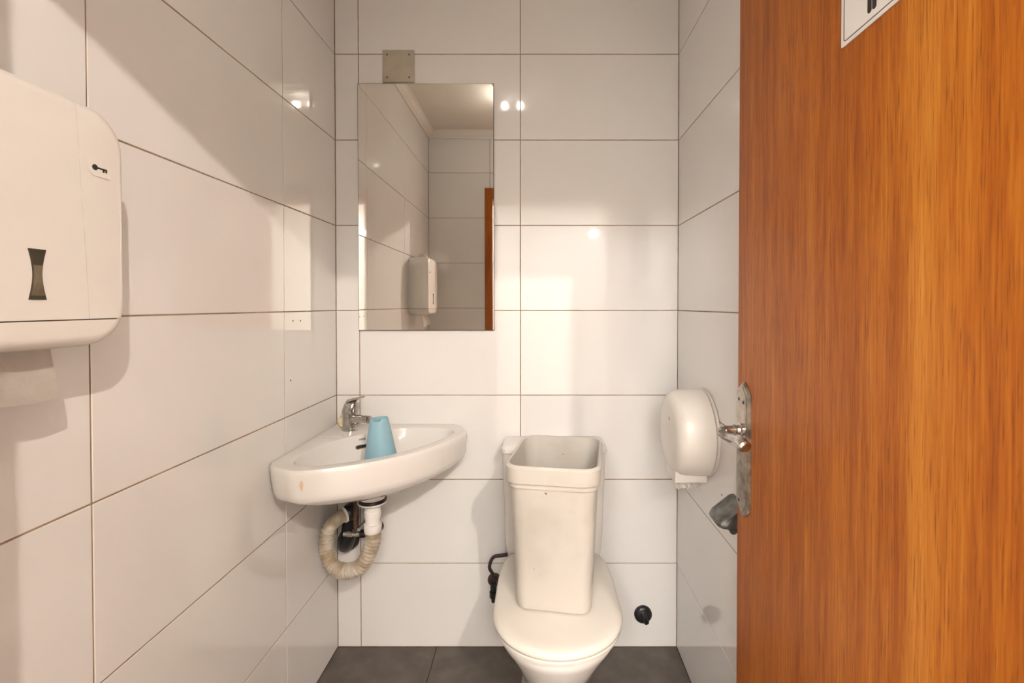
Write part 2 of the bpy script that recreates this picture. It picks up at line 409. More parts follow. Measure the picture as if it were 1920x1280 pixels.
# long handle plate with shaped ends
pc, ph, pw = 1.047, 0.305, 0.066; pz = 0.959
def plate_poly(hw, hh, tip):
    half = [(hw, -hh + tip), (hw, hh - tip), (hw * 0.86, hh - tip * 0.72), (hw * 0.42, hh - tip * 0.30), (hw * 0.20, hh - 0.002), (0, hh)]
    up = half + [(-x, z) for x, z in reversed(half[:-1])]
    lo = [(hw * 0.2, -hh + 0.002), (hw * 0.42, -hh + tip * 0.30), (hw * 0.86, -hh + tip * 0.72)]
    return up + [(-x, z) for x, z in reversed(lo)] + [(0, -hh)] + lo
def plate_loft(levels):
    R = []
    for hw, hh, dx in levels:
        R.append([Vector((DX - dx, pc + u, pz + v)) for u, v in plate_poly(hw, hh, 0.026)])
    return loft_bm(R)
hp = obj('handle_plate', plate_loft([(pw / 2, ph / 2, 0.0003), (pw / 2, ph / 2, 0.003), (pw / 2 - 0.004, ph / 2 - 0.004, 0.0065), (pw / 2 - 0.009, ph / 2 - 0.009, 0.0065), (pw / 2 - 0.011, ph / 2 - 0.011, 0.0085), (0.012, ph / 2 - 0.03, 0.0088)]), 'steel', door, 25)
for u, v in ((0.012, 0.112), (-0.010, 0.108), (0.010, -0.118)):
    obj('screw', lathe_bm([(0, 0.004), (0.0012, 0.0035)], (DX - 0.0085, pc + u, pz + v), (-1, 0, 0), 12), 'dark', hp, 40)
obj('rose', lathe_bm([(0, 0.015), (0.004, 0.015), (0.006, 0.011), (0.012, 0.0095), (0.014, 0.0115), (0.018, 0.0115), (0.020, 0.009), (0.03, 0.009)], (DX - 0.008, pc, 1.004), (-1, 0, 0), 20), 'chrome', hp, 35)
lev = catmull([(DX - 0.030, pc, 1.004), (DX - 0.048, pc - 0.002, 1.004), (DX - 0.058, pc - 0.014, 1.001), (DX - 0.052, pc - 0.034, 0.995), (DX - 0.046, pc - 0.060, 0.997), (DX - 0.046, pc - 0.085, 1.000), (DX - 0.045, pc - 0.108, 0.994)], 8)
def lev_r(i, t): return (0.0085 + 0.0015 * math.sin(t * PI) + (0.005 * max(0, (t - 0.5) / 0.5))) * (1.0 if t < 0.96 else 0.6)
obj('lever', tube_bm(lev, lev_r, 16), 'chrome', hp, 50)

# the sign on the door
SY0, SZ0 = 0.7185, 1.676
t = thing('door_sign', 'white rounded men pictogram sign on the orange door', 'sign', (DX, SY0 - 0.066, SZ0))
cyy = SY0 - 0.066; czz = SZ0 + 0.075
def sgn(u, v, d): return (DX - d, cyy + u, czz + v)
obj('panel', prism_bm(rrect(0.132, 0.15, 0.003), lambda u, v: sgn(u, v, 0.0003), lambda u, v: sgn(u, v, 0.0022)), 'sign', t)
o_, i_ = rrect(0.120, 0.138, 0.005), rrect(0.1178, 0.1358, 0.004)
bm = loft_bm([[Vector(sgn(u, v, 0.0022)) for u, v in o_], [Vector(sgn(u, v, 0.0026)) for u, v in o_], [Vector(sgn(u, v, 0.0026)) for u, v in i_], [Vector(sgn(u, v, 0.0022)) for u, v in i_]], False, False)
obj('border_line', bm, 'dark', t)
pg = bmesh.new()
for c in (-0.0047, 0.0047):
    prism_bm([(c + x, -0.0275 + z) for x, z in rrect(0.0078, 0.062, 0.0038)], lambda u, v: sgn(u, v, 0.0022), lambda u, v: sgn(u, v, 0.0027), pg)
prism_bm([(x, 0.020 + z) for x, z in rrect(0.026, 0.036, 0.007)], lambda u, v: sgn(u, v, 0.0022), lambda u, v: sgn(u, v, 0.0026), pg)
for c in (-0.0175, 0.0175):
    prism_bm([(c + x, 0.014 + z) for x, z in rrect(0.006, 0.046, 0.003)], lambda u, v: sgn(u, v, 0.0022), lambda u, v: sgn(u, v, 0.0027), pg)
prism_bm([(0.008 * math.cos(a * PI / 10), 0.052 + 0.008 * math.sin(a * PI / 10)) for a in range(20)], lambda u, v: sgn(u, v, 0.0022), lambda u, v: sgn(u, v, 0.0027), pg)
obj('man_pictogram', pg, 'dark', t)

# ------------------------------------------------------------------ mirror and blank plate
mx, mw, mz0, mz1 = (-0.668 - 0.165) / 2, 0.503, 1.190, 2.101
t = thing('wall_mirror', 'frameless rectangular mirror hanging on the tiled back wall', 'mirror', (mx, YB - 0.006, mz0))
bk = obj('backing', box_bm(mx - mw / 2, mx + mw / 2, YB - 0.0065, YB - 0.0035, mz0, mz1), 'mirror_edge', t)
obj('glass', box_bm(mx - mw / 2 + 0.0022, mx + mw / 2 - 0.0022, YB - 0.0095, YB - 0.0066, mz0 + 0.0022, mz1 - 0.0022), 'mirror', t)
obj('corner_clip', prism_bm([(0, 0), (-0.011, 0), (-0.004, -0.008), (0, -0.022)], lambda u, v: (mx + mw / 2 + u, YB - 0.0097, mz1 + v), lambda u, v: (mx + mw / 2 + u, YB - 0.0112, mz1 + v)), 'plate', t)
t.rotation_euler = (0, 0, math.radians(0.33))
px0, px1, pz0, pz1 = -0.5765, -0.459, 2.106, 2.225
t = thing('blank_cover_plate', 'square beige blank cover plate above the mirror', 'wall plate', ((px0 + px1) / 2, YB, pz0))
obj('plate', box_bm(px0, px1, YB - 0.008, YB - 0.0005, pz0, pz1, 0.003, 2), 'plate', t, 30)
for x in (px0 + 0.018, px1 - 0.018):
    for z in (pz0 + 0.018, pz1 - 0.018):
        obj('screw', lathe_bm([(0, 0.0035), (0.0012, 0.003)], (x, YB - 0.008, z), (0, -1, 0), 10), 'gap', t)

# ------------------------------------------------------------------ corner basin
KX, KY = XL + 0.001, YB - 0.001        # the corner; u along the back wall, v out of it
RT, RB = 0.842, 0.750                  # rim top and apron bottom
DU, DV = 0.212, 0.222                  # drain
def W(u, v, z): return Vector((KX + u, KY - v, z))
def outline(off=0.0, n=96):
    """corner basin outline as points by angle around the bowl centre"""
    pts = [(0, 0), (0.44, 0.0), (0.475, 0.03), (0.498, 0.085)]
    for k in range(0, 15):
        a = math.radians(12 + k * (66 / 14)); pts.append((0.515 * math.cos(a), 0.515 * math.sin(a)))
    pts += [(0.085, 0.498), (0.03, 0.475), (0.0, 0.44)]
    return pts
OUT = outline()
CU = CV = 0.24
def ray_poly(poly, ang):
    dx, dy = math.cos(ang), math.sin(ang); best = None
    for (x0, y0), (x1, y1) in zip(poly, poly[1:] + poly[:1]):
        ex, ey = x1 - x0, y1 - y0; den = dx * ey - dy * ex
        if abs(den) < 1e-9: continue
        tt = ((x0 - CU) * ey - (y0 - CV) * ex) / den; s = ((x0 - CU) * dy - (y0 - CV) * dx) / den
        if tt > 0 and -1e-6 <= s <= 1 + 1e-6 and (best is None or tt < best): best = tt
    return best
# bowl opening: arc in front, straight flanks along the walls, tap deck cut across the corner
INN = [(0.265, 0.062), (0.36, 0.052), (0.43, 0.060), (0.455, 0.095)]
for k in range(0, 13):
    a = math.radians(14 + k * (62 / 12)); INN.append((0.472 * math.cos(a), 0.472 * math.sin(a)))
INN += [(0.095, 0.455), (0.060, 0.43), (0.052, 0.36), (0.062, 0.265), (0.105, 0.185), (0.145, 0.145), (0.185, 0.105)]
NA = 128
angs = [2 * PI * i / NA for i in range(NA)]
def smooth_r(poly, k=3):
    r = [ray_poly(poly, a) for a in angs]
    for _ in range(k): r = [(r[i - 1] + 2 * r[i] + r[(i + 1) % NA]) / 4 for i in range(NA)]
    return r
RO, RI = [ray_poly(OUT, a) for a in angs], smooth_r(INN, 4)
corner_i = min(range(NA), key=lambda i: abs(angs[i] - 1.25 * PI)); RO[corner_i] = math.hypot(CU, CV)
def ring(f): return [W(CU + f(i) * math.cos(a), CV + f(i) * math.sin(a), 0) for i, a in enumerate(angs)]
def ringz(f, z):
    out = []
    for p in ring(f): out.append(Vector((min(max(p.x, KX), 9), min(p.y, KY), z)))
    return out
def bowl_profile(i, s):
    """s 0..1 from opening to floor: radius fraction and z"""
    return RI[i] * (1 - 0.60 * s ** 1.35), RT - 0.006 - 0.094 * (1 - (1 - s) ** 2.0)
rings = []
# underside boss -> apron -> rim -> bowl -> drain
def drain_ring(r, z): return [W(DU + r * math.cos(a), DV + r * math.sin(a), z) for a in angs]
rings.append(drain_ring(0.030, 0.655)); rings.append(drain_ring(0.040, 0.656)); rings.append(drain_ring(0.048, 0.685))
rings.append(ringz(lambda i: RO[i] * 0.55, 0.705)); rings.append(ringz(lambda i: RO[i] * 0.80, 0.728))
rings.append(ringz(lambda i: RO[i] * 0.93, RB - 0.004)); rings.append(ringz(lambda i: RO[i] * 0.965, RB + 0.004)); rings.append(ringz(lambda i: RO[i] * 0.98, RB + 0.018))
rings.append(ringz(lambda i: RO[i] * 1.0, RT - 0.022)); rings.append(ringz(lambda i: RO[i] * 1.0, RT - 0.012))
rings.append(ringz(lambda i: RO[i] * 0.995, RT - 0.004)); rings.append(ringz(lambda i: RO[i] * 0.982, RT))
rings.append(ringz(lambda i: min(RI[i] * 1.035 + 0.006, RO[i] * 0.979), RT)); rings.append(ringz(lambda i: RI[i] * 1.01, RT - 0.002))
for s in [k / 14 for k in range(15)]:
    R = []
    for i, a in enumerate(angs):
        r, z = bowl_profile(i, s); R.append(W(CU + r * math.cos(a), CV + r * math.sin(a), z))
    rings.append(R)
zf = bowl_profile(0, 1.0)[1]
rings.append(drain_ring(0.05, zf - 0.001)); rings.append(drain_ring(0.032, zf - 0.002))
sink = thing('corner_sink', 'white corner washbasin fixed between the left and back tiled walls', 'sink', tuple(W(0.2, 0.2, RB)))
basin = obj('basin', loft_bm(rings), 'porcelain', sink, 40)
obj('drain_grate', lathe_bm([(0, 0.031), (0.003, 0.030), (0.0035, 0.022), (0.001, 0.018)], W(DU, DV, zf - 0.0015), n=24), 'chrome', sink, 40)
# a frame on the sloped wall of the bowl under the tap
def bowl_frame(ang, s):
    def P(a, q):
        i = (a / (2 * PI) * NA) % NA; i0 = int(i); fr_ = i - i0
        rr = RI[i0] * (1 - fr_) + RI[(i0 + 1) % NA] * fr_
        z = RT - 0.006 - 0.094 * (1 - (1 - q) ** 2.0); r = rr * (1 - 0.60 * q ** 1.35)
        return W(CU + r * math.cos(a), CV + r * math.sin(a), z)
    p = P(ang, s); du = (P(ang + 0.05, s) - P(ang - 0.05, s)).normalized(); dv = (P(ang, s - 0.03) - P(ang, s + 0.03)).normalized()
    n = du.cross(dv).normalized()
    if n.dot(W(CU, CV, 1.0) - p) < 0: n = -n
    if du.x < 0: du = -du
    dv = (dv - du * dv.dot(du)).normalized()
    return p, du, dv, n
p, du, dv, n = bowl_frame(1.25 * PI + 0.03, 0.20)
ov = obj('overflow_rim', loft_bm([[p + du * a + dv * b + n * h for a, b in rrect(wd, hh, 0.02)] for wd, hh, h in ((0.054, 0.014, -0.001), (0.054, 0.014, 0.0012), (0.050, 0.0105, 0.0014))]), 'chrome', sink)
obj('overflow_slot', loft_bm([[p + du * a + dv * b + n * h for a, b in rrect(0.047, 0.0085, 0.01)] for h in (0.0005, 0.0020)]), 'dark', ov)
p, du, dv, n = bowl_frame(1.25 * PI + 0.03, 0.055)
tx = bpy.data.curves.new('maker_mark', 'FONT'); tx.body = 'roca'; tx.size = 0.0125; tx.align_x = 'CENTER'; tx.extrude = 0.0002; tx.materials.append(M['dark'])
to = bpy.data.objects.new('maker_mark', tx); C.objects.link(to); to.parent = sink
mt = Matrix((du, dv, n)).transposed().to_4x4(); mt.translation = p + n * 0.0012 - dv * 0.004 - Vector(sink.location); to.matrix_local = mt
bpy.context.view_layer.update()
me = bpy.data.meshes.new_from_object(to); bpy.data.objects.remove(to)
to = link('maker_mark', me, None, sink); to.matrix_local = mt
obj('soap_recess', loft_bm([[W(0.055 + 0.045 * a * k, 0.175 + 0.022 * b * k, RT + h) for a, b in [(math.cos(q * PI / 12), math.sin(q * PI / 12)) for q in range(24)]] for k, h in ((1.0, 0.0002), (1.0, 0.0010), (0.95, 0.0010), (0.95, 0.0002))], False, False), 'porcelain', sink)
p = W(0.118, 0.494, 0.79)
obj('rust_stain', loft_bm([[Vector((KX + 0.125 + 0.0045 * a, KY - 0.507 - h, 0.806 + 0.013 * b)) for a, b in [(math.cos(q * PI / 8), math.sin(q * PI / 8)) for q in range(16)]] for h in (0.0, 0.0008)]), 'stain', sink)

# tap
TU = TV = 0.086
tp = W(TU, TV, RT)
t = thing('basin_tap', 'chrome single-lever mixer tap on the corner sink', 'tap', tuple(tp))
obj('body', lathe_bm([(0.0003, 0.0285), (0.004, 0.0285), (0.006, 0.0265), (0.040, 0.0255), (0.055, 0.0265), (0.062, 0.0265)], tp, n=32), 'chrome', t, 35)
dg = Vector((1, -0.62, 0)).normalized(); sd = Vector((dg.y, -dg.x, 0))
sp = [tp + Vector((0, 0, 0.036)) + dg * 0.015, tp + Vector((0, 0, 0.045)) + dg * 0.050, tp + Vector((0, 0, 0.048)) + dg * 0.085]
spo = obj('spout', tube_bm(sp, lambda i, q: (0.019, 0.0145, 0.0125)[i], 20), 'chrome', t, 35)
obj('aerator', lathe_bm([(0, 0.0135), (0.020, 0.0140), (0.022, 0.011)], sp[2] - dg * 0.004, dg + Vector((0, 0, 0.02)), 20), 'chrome', spo, 35)
cap_r = []
for k, (h, r, f) in enumerate(((0.062, 0.0275, 0), (0.066, 0.0285, 0), (0.082, 0.0275, 0.001), (0.096, 0.0215, 0.004), (0.104, 0.010, 0.008))):
    cap_r.append([tp + Vector((math.cos(a * PI / 16) * r, math.sin(a * PI / 16) * r, h)) + dg * (f + (h - 0.066) * 0.25) for a in range(32)])
obj('lever_cap', loft_bm(cap_r), 'chrome', t, 40)
lv = []
for q, (f, h, hw, th) in enumerate(((-0.018, 0.086, 0.014, 0.012), (0.005, 0.104, 0.020, 0.014), (0.028, 0.113, 0.0185, 0.010), (0.052, 0.119, 0.015, 0.006), (0.066, 0.124, 0.010, 0.004))):
    c = tp + dg * f + Vector((0, 0, h))
    lv.append([c + sd * a + Vector((0, 0, b)) for a, b in rrect(hw * 2, th, th * 0.45, 3)])
obj('lever', loft_bm(lv), 'chrome', t, 40)
# lump of old sealant beside the tap
bm = bmesh.new(); bmesh.ops.create_icosphere(bm, subdivisions=3, radius=1.0)
for v in bm.verts:
    q = 1 + 0.18 * math.sin(5 * v.co.x + 3 * v.co.z) * math.cos(4 * v.co.y)
    v.co = W(0.046, 0.052, RT + 0.020) + Vector((v.co.x * 0.020 * q, v.co.y * 0.018 * q, max(v.co.z, -0.95) * 0.021 * q))
tag(obj('sealant_lump', bm, 'soap', smooth=60), 'yellowish lump of old sealant in the corner behind the tap', 'sealant')
# blue cup upside down in the bowl
cp = W(0.266, 0.292, zf + 0.0035)
t = thing('plastic_cup', 'frosted blue plastic cup turned upside down in the sink', 'cup', tuple(cp))
H = 0.188
prof = [(0.0, 0.060), (0.004, 0.0605), (0.09, 0.0445), (H - 0.012, 0.0295), (H - 0.002, 0.0275), (H, 0.026), (H, 0.0235), (H - 0.008, 0.0225), (H - 0.009, 0.002)]
inner = [(H - 0.011, 0.002), (H - 0.012, 0.025), (H - 0.03, 0.029), (0.09, 0.0425), (0.0, 0.0583)]
NC = 48; R = []
for h, r in prof + inner:
    rg = []
    for k in range(NC):
        a = 2 * PI * k / NC; hh = h
        if h >= H - 0.0021 and r > 0.023 and -1.95 < ((a + PI) % (2 * PI) - PI) < -1.15: hh = H - 0.007   # worn notch in the foot ring
        rg.append(cp + Vector((r * math.cos(a), r * math.sin(a), hh)))
    R.append(rg)
R.append(R[0])
bm = bmesh.new(); VR = [[bm.verts.new(q) for q in rg] for rg in R[:-1]]; VR.append(VR[0])
for a_, b_ in zip(VR, VR[1:]):
    for k in range(NC): bm.faces.new((a_[k], a_[(k + 1) % NC], b_[(k + 1) % NC], b_[k]))
obj('cup_shell', bm, 'cup', t, 50)
t.rotation_euler = (math.radians(-1.5), math.radians(-3.0), 0)

# drain trap under the sink
d0 = W(DU, DV, 0.655)
t = thing('drain_trap', 'grimy corrugated drain hose with white collar under the sink', 'drain pipe', tuple(d0))
obj('rubber_washer', lathe_bm([(-0.0005, 0.043), (-0.009, 0.0445)], d0, n=32), 'black', t, 40)
obj('flange', lathe_bm([(-0.009, 0.045), (-0.014, 0.044), (-0.022, 0.030), (-0.026, 0.0255)], d0, n=32), 'white_plastic', t, 40)
obj('tailpiece', lathe_bm([(-0.024, 0.0245), (-0.040, 0.0245), (-0.041, 0.0265), (-0.058, 0.0265), (-0.059, 0.0245), (-0.068, 0.0245), (-0.069, 0.0225), (-0.090, 0.0225)], d0, n=32), 'white_plastic', t, 40)
obj('hose_collar', lathe_bm([(-0.083, 0.0275), (-0.086, 0.0285), (-0.108, 0.0270), (-0.111, 0.0245)], d0, n=32), 'white_plastic', t, 40)
def PX(px, py, Z): return Vector(((px - 1010) * Z / 874, Z, 1.282 - (py - 572) * Z / 874))
e0 = d0 + Vector((0, 0, -0.109))
path = [e0, e0 + Vector((0, 0, -0.03))] + [PX(*q) for q in ((687, 1044, 1.515), (673, 1064, 1.52), (646, 1073, 1.53), (622, 1064, 1.545), (611, 1040, 1.56), (610, 1010, 1.57), (617, 988, 1.58), (632, 973, 1.60), (644, 966, 1.617))]
hp_ = resample(catmull(path, 12), 0.0021); nh = len(hp_)
def hose_r(i, q):
    k = math.sin(i * 2 * PI / 5.5)
    smooth_end = q > 0.86
    return 0.0228 if smooth_end else 0.0226 + 0.0031 * (1 if k > 0 else -1) * min(1, abs(k) * 1.6) * (0.45 if 0.5 < q < 0.75 else 1.0)
obj('corrugated_hose', tube_bm(hp_, hose_r, 20), 'hose', t, 50)
hd = (hp_[-1] - hp_[-6]).normalized()
obj('end_ring', lathe_bm([(-0.004, 0.0235), (-0.003, 0.0265), (0.003, 0.0265), (0.004, 0.0235)], hp_[-1], hd, 28), 'white_plastic', t, 40)
el = catmull([hp_[-1] - hd * 0.002, hp_[-1] + hd * 0.016, PX(656, 960, 1.655), PX(655, 985, 1.675), PX(650, 1010, 1.68), PX(646, 1021, 1.705), PX(646, 1021, 1.735)], 8)
obj('black_elbow', tube_bm(el, lambda i, q: 0.024 + 0.004 * (q > 0.1), 22), 'black', t, 50)
obj('black_wall_cuff', lathe_bm([(0.0004, 0.0), (0.0005, 0.040), (0.012, 0.038), (0.020, 0.033)], (PX(648, 1012, YB).x + 0.008, YB, PX(648, 1012, YB).z), (0, -1, 0), 32), 'black', t, 40)
# stop valve and rusty supply pipe
vx = PX(664, 1002, 1.60)
t = thing('stop_valve', 'small chrome stop valve with rusty supply pipe under the sink', 'valve', tuple(vx))
obj('supply_pipe', tube_bm([vx + Vector((0, 0, 0.012)), vx + Vector((0.0, 0.0, 0.05)), vx + Vector((0.002, -0.004, 0.10)), vx + Vector((0.004, -0.01, 0.165))], 0.0055, 12), 'rust', t, 50)
obj('valve_body', lathe_bm([(-0.040, 0.008), (-0.028, 0.008), (-0.027, 0.0105), (-0.012, 0.0105), (-0.011, 0.0085), (0.018, 0.0085)], vx, (1, 0, 0), 16), 'chrome', t, 35)
obj('nut', lathe_bm([(0.004, 0.010), (0.020, 0.010)], vx, (0, 0, 1), 6), 'chrome', t, 20)
obj('knob', lathe_bm([(0.016, 0.010), (0.018, 0.0135), (0.036, 0.0135), (0.040, 0.010)], vx, (1, 0, 0), 10), 'black', t, 25)
obj('wall_stub', tube_bm([vx, (vx.x, YB - 0.001, vx.z)], 0.0075, 12), 'chrome', t, 50)
ex = PX(709, 987, YB)
tag(obj('pipe_rosette', lathe_bm([(0.0004, 0.022), (0.004, 0.022), (0.014, 0.017), (0.022, 0.010), (0.024, 0.001)], (ex.x - 0.004, YB, ex.z), (0, -1, 0), 28), 'brown', smooth=50), 'round brown metal rosette on the back wall behind the drain', 'wall cap')

# ------------------------------------------------------------------ toilet
TX = 0.053
def egg(wd, yf, yb, z, n=72, pf=2.0, pb=3.6, yc=None):
    yc = yc if yc is not None else yb - (yb - yf) * 0.50
    out = []
    for k in range(n):
        a = 2 * PI * k / n; c, s = math.cos(a), math.sin(a)
        pw_ = pf if s < 0 else pb
        x = wd * math.copysign(abs(c) ** (2 / pw_), c); y = math.copysign(abs(s) ** (2 / pw_), s)
        out.append(Vector((TX + x, yc + y * ((yc - yf) if s < 0 else (yb - yc)), z)))
    return out
t = thing('toilet', 'white close-coupled toilet with its lid closed against the back wall', 'toilet', (TX, 1.45, 0))
obj('bowl', loft_bm([egg(0.112, 1.30, 1.715, 0.0), egg(0.110, 1.30, 1.715, 0.02), egg(0.100, 1.32, 1.71, 0.05), egg(0.100, 1.32, 1.70, 0.14), egg(0.128, 1.245, 1.70, 0.22), egg(0.154, 1.185, 1.70, 0.30), egg(0.165, 1.156, 1.70, 0.355, yc=1.34), egg(0.172, 1.140, 1.70, 0.385, yc=1.32), egg(0.170, 1.144, 1.70, 0.395, yc=1.32)]), 'porcelain', t, 50)
LZ = 0.435
def lidr(q, z, o=0.0): return egg(0.181 - q, 1.124 + q * 1.1 + o, 1.624 - q, z, pb=5.0, yc=1.30)
obj('seat', loft_bm([lidr(0.012, 0.3955), lidr(0.005, 0.399), lidr(0.004, 0.406), lidr(0.008, 0.410)]), 'lid', t, 40)
obj('lid', loft_bm([lidr(0.006, 0.4115), lidr(0.001, 0.415), lidr(0.0, 0.422), lidr(0.003, 0.429), lidr(0.012, 0.434), lidr(0.028, LZ), lidr(0.12, LZ)]), 'lid', t, 50)
for dx in (-0.075, 0.075):
    obj('hinge', lathe_bm([(-0.02, 0.010), (0.02, 0.010)], (TX + dx, 1.632, 0.415), (1, 0, 0), 14), 'lid', t, 40)
cw, cy0, cy1 = 0.182, 1.598, 1.7355
def crr(wd, y0, y1, z, r): return [Vector((TX + a, (y0 + y1) / 2 + b, z)) for a, b in rrect(wd * 2, y1 - y0, r)]
obj('cistern', loft_bm([crr(cw - 0.020, cy0 + 0.012, cy1, 0.3955, 0.03), crr(cw - 0.012, cy0 + 0.006, cy1, 0.45, 0.03), crr(cw - 0.003, cy0 + 0.002, cy1, 0.70, 0.03), crr(cw - 0.002, cy0 + 0.002, cy1, 0.7695, 0.03)]), 'porcelain', t, 40)
cl = obj('cistern_lid', loft_bm([crr(cw - 0.001, cy0 - 0.001, cy1, 0.7715, 0.028), crr(cw + 0.002, cy0 - 0.004, cy1, 0.774, 0.028), crr(cw + 0.002, cy0 - 0.004, cy1, 0.788, 0.028), crr(cw - 0.004, cy0 + 0.002, cy1 - 0.002, 0.796, 0.026), crr(cw - 0.02, cy0 + 0.016, cy1 - 0.012, 0.798, 0.02)]), 'porcelain', t, 40)
obj('flush_button', lathe_bm([(0, 0.022), (0.004, 0.022), (0.006, 0.018)], (TX, 1.667, 0.798), n=24), 'chrome', cl, 40)
# water hose and valve of the cistern
v0 = PX(925, 1100, 1.70)
t = thing('cistern_valve', 'black angle valve with short hose beside the toilet', 'valve', tuple(v0))
obj('hose', tube_bm(catmull([v0 + Vector((0.002, 0, 0.010)), v0 + Vector((-0.004, -0.004, 0.045)), PX(917, 1065, 1.69), PX(924, 1047, 1.69), PX(940, 1043, 1.69), PX(962, 1040, 1.69)], 8), 0.0062, 12), 'hosebraid', t, 50)
obj('rose', lathe_bm([(0.0004, 0.026), (0.004, 0.026), (0.010, 0.020)], (v0.x, YB, v0.z), (0, -1, 0), 24), 'brown', t, 40)
obj('body', tube_bm([(v0.x, YB - 0.005, v0.z), (v0.x, 1.685, v0.z)], 0.011, 14), 'black', t, 50)
obj('nut', lathe_bm([(-0.018, 0.012), (0.016, 0.012)], v0, (0, 0, 1), 6), 'black', t, 20)
obj('knob', lathe_bm([(-0.018, 0.010), (-0.020, 0.015), (-0.040, 0.015), (-0.043, 0.009), (-0.058, 0.008), (-0.060, 0.006)], v0 + Vector((0, -0.004, 0)), (0, 0, 1), 10), 'black', t, 25)
# black capped outlet low on the wall
kx = PX(1207, 1154, YB)
t = thing('wall_outlet_cap', 'black round capped outlet low on the back wall', 'wall cap', (kx.x, YB, kx.z))
obj('cap', lathe_bm([(0.0004, 0.033), (0.006, 0.033), (0.012, 0.029), (0.016, 0.020), (0.017, 0.001)], (kx.x, YB, kx.z), (0, -1, 0), 32), 'black', t, 40)
bm = loft_bm([[Vector((kx.x + 0.002 + a * q, YB - 0.014 - h, kx.z - 0.007 + b * q)) for a, b in rrect(0.018, 0.050, 0.007)] for q, h in ((1, -0.002), (1, 0.004), (0.75, 0.007))])
bmesh.ops.rotate(bm, verts=bm.verts, cent=(kx.x, YB, kx.z), matrix=Matrix.Rotation(math.radians(-20), 3, 'Y'))
obj('grip', bm, 'black', t, 40)

# ------------------------------------------------------------------ waste bin on the lid
BZ = LZ + 0.0008; bc = Vector((0.058, 1.398, BZ))
t = thing('waste_bin', 'tall open ivory plastic waste bin standing on the toilet lid', 'bin', tuple(bc))
def br(wd, dd, r, z, oy=0.0, ox=0.0): return [bc + Vector((a + ox, b + oy, z)) for a, b in rrect(wd, dd, r, 8)]
B0, B1 = -0.012, -0.013
body = [br(0.190, 0.235, 0.025, 0.0), br(0.206, 0.250, 0.030, 0.004), br(0.211, 0.255, 0.032, 0.014), br(0.238, 0.286, 0.042, 0.350, B0), br(0.247, 0.297, 0.044, 0.414, B1), br(0.246, 0.296, 0.043, 0.415, B1),
        br(0.243, 0.293, 0.042, 0.414, B1), br(0.234, 0.282, 0.040, 0.350, B0), br(0.205, 0.249, 0.030, 0.012), br(0.17, 0.21, 0.025, 0.008)]
obj('body', loft_bm(body), 'bin', t, 40)
rim = [br(0.2395, 0.2875, 0.042, 0.353, B0), br(0.249, 0.298, 0.043, 0.3535, B0), br(0.250, 0.299, 0.044, 0.368, B0), br(0.260, 0.312, 0.047, 0.369, B1), br(0.2625, 0.315, 0.048, 0.409, B1), br(0.2565, 0.3095, 0.048, 0.4135, B1), br(0.252, 0.303, 0.046, 0.4158, B1), br(0.2465, 0.2965, 0.044, 0.4152, B1)]
obj('rim', loft_bm(rim + [rim[0]], False, False), 'bin', t, 28)
for oy in (-0.075, 0.085):
    obj('handle_lug', loft_bm([[bc + Vector((-0.128 - h, oy + a, 0.389 + b)) for a, b in rrect(0.030, 0.016, 0.004)] for h in (-0.003, 0.004)]), 'gap', t)
obj('scuff_mark', tube_bm([bc + Vector(q) for q in ((-0.030, -0.1412, 0.272), (-0.026, -0.1406, 0.262), (-0.025, -0.1400, 0.252))], 0.0012, 6), 'redmark', t)
t.rotation_euler = (0, 0, math.radians(-9))

# ------------------------------------------------------------------ toilet roll dispenser on the right wall
ry, rz = 1.452, 0.890
t = thing('toilet_roll_dispenser', 'round ivory jumbo toilet roll dispenser on the right wall', 'dispenser', (XR, ry, rz))
O = (XR, ry, rz)
obj('base', lathe_bm([(0.0005, 0.128), (0.002, 0.134), (0.008, 0.1355), (0.010, 0.130)], O, (-1, 0, 0), 64), 'plastic_cream', t, 40)
obj('seam', lathe_bm([(0.010, 0.1290), (0.0122, 0.1290)], O, (-1, 0, 0), 64), 'gap', t, 40)
obj('cover', lathe_bm([(0.0123, 0.1325), (0.03, 0.1320), (0.075, 0.130), (0.092, 0.127), (0.102, 0.121), (0.109, 0.112), (0.1135, 0.101), (0.1150, 0.085), (0.1165, 0.05), (0.117, 0.002)], O, (-1, 0, 0), 64), 'plastic_cream', t, 50)
obj('lock_slot', loft_bm([[Vector((XR - 0.1165 - h, ry - 0.02 + a, rz + 0.045 + b)) for a, b in rrect(0.003, 0.012, 0.001)] for h in (-0.002, 0.001)]), 'gap', t)
ch = [[Vector((x, ry + 0.005 + a, z)) for x, z, a in ((XR - 0.106, z_, -w_), (XR - 0.106, z_, w_ - 0.02), (XR - 0.010, z_, w_ - 0.02), (XR - 0.010, z_, -w_))] for z_, w_ in ((rz - 0.108, 0.058), (rz - 0.138, 0.052), (rz - 0.144, 0.050))]
obj('paper_chute', loft_bm(ch), 'plastic_cream', t)
# serrated strip of paper hanging from the chute
xs_ = [XR - 0.104 + i * (0.080 / 24) for i in range(25)]
top = [Vector((x, ry - 0.030, rz - 0.1445)) for x in xs_]
mid_ = [Vector((x, ry - 0.040 - 0.004 * math.sin(i), rz - 0.152)) for i, x in enumerate(xs_)]
bot = [Vector((x, ry - 0.047 - 0.003 * math.sin(i * 0.7), rz - (0.160 if i % 2 else 0.165) + 0.006 * (i / 24))) for i, x in enumerate(xs_)]
bm = loft_bm([top, mid_, bot], False, False, False)
r_ = bmesh.ops.solidify(bm, geom=bm.faces[:], thickness=0.0012)
tag(obj('toilet_paper', bm, 'paper'), 'short white toilet paper end hanging from the round dispenser', 'paper')
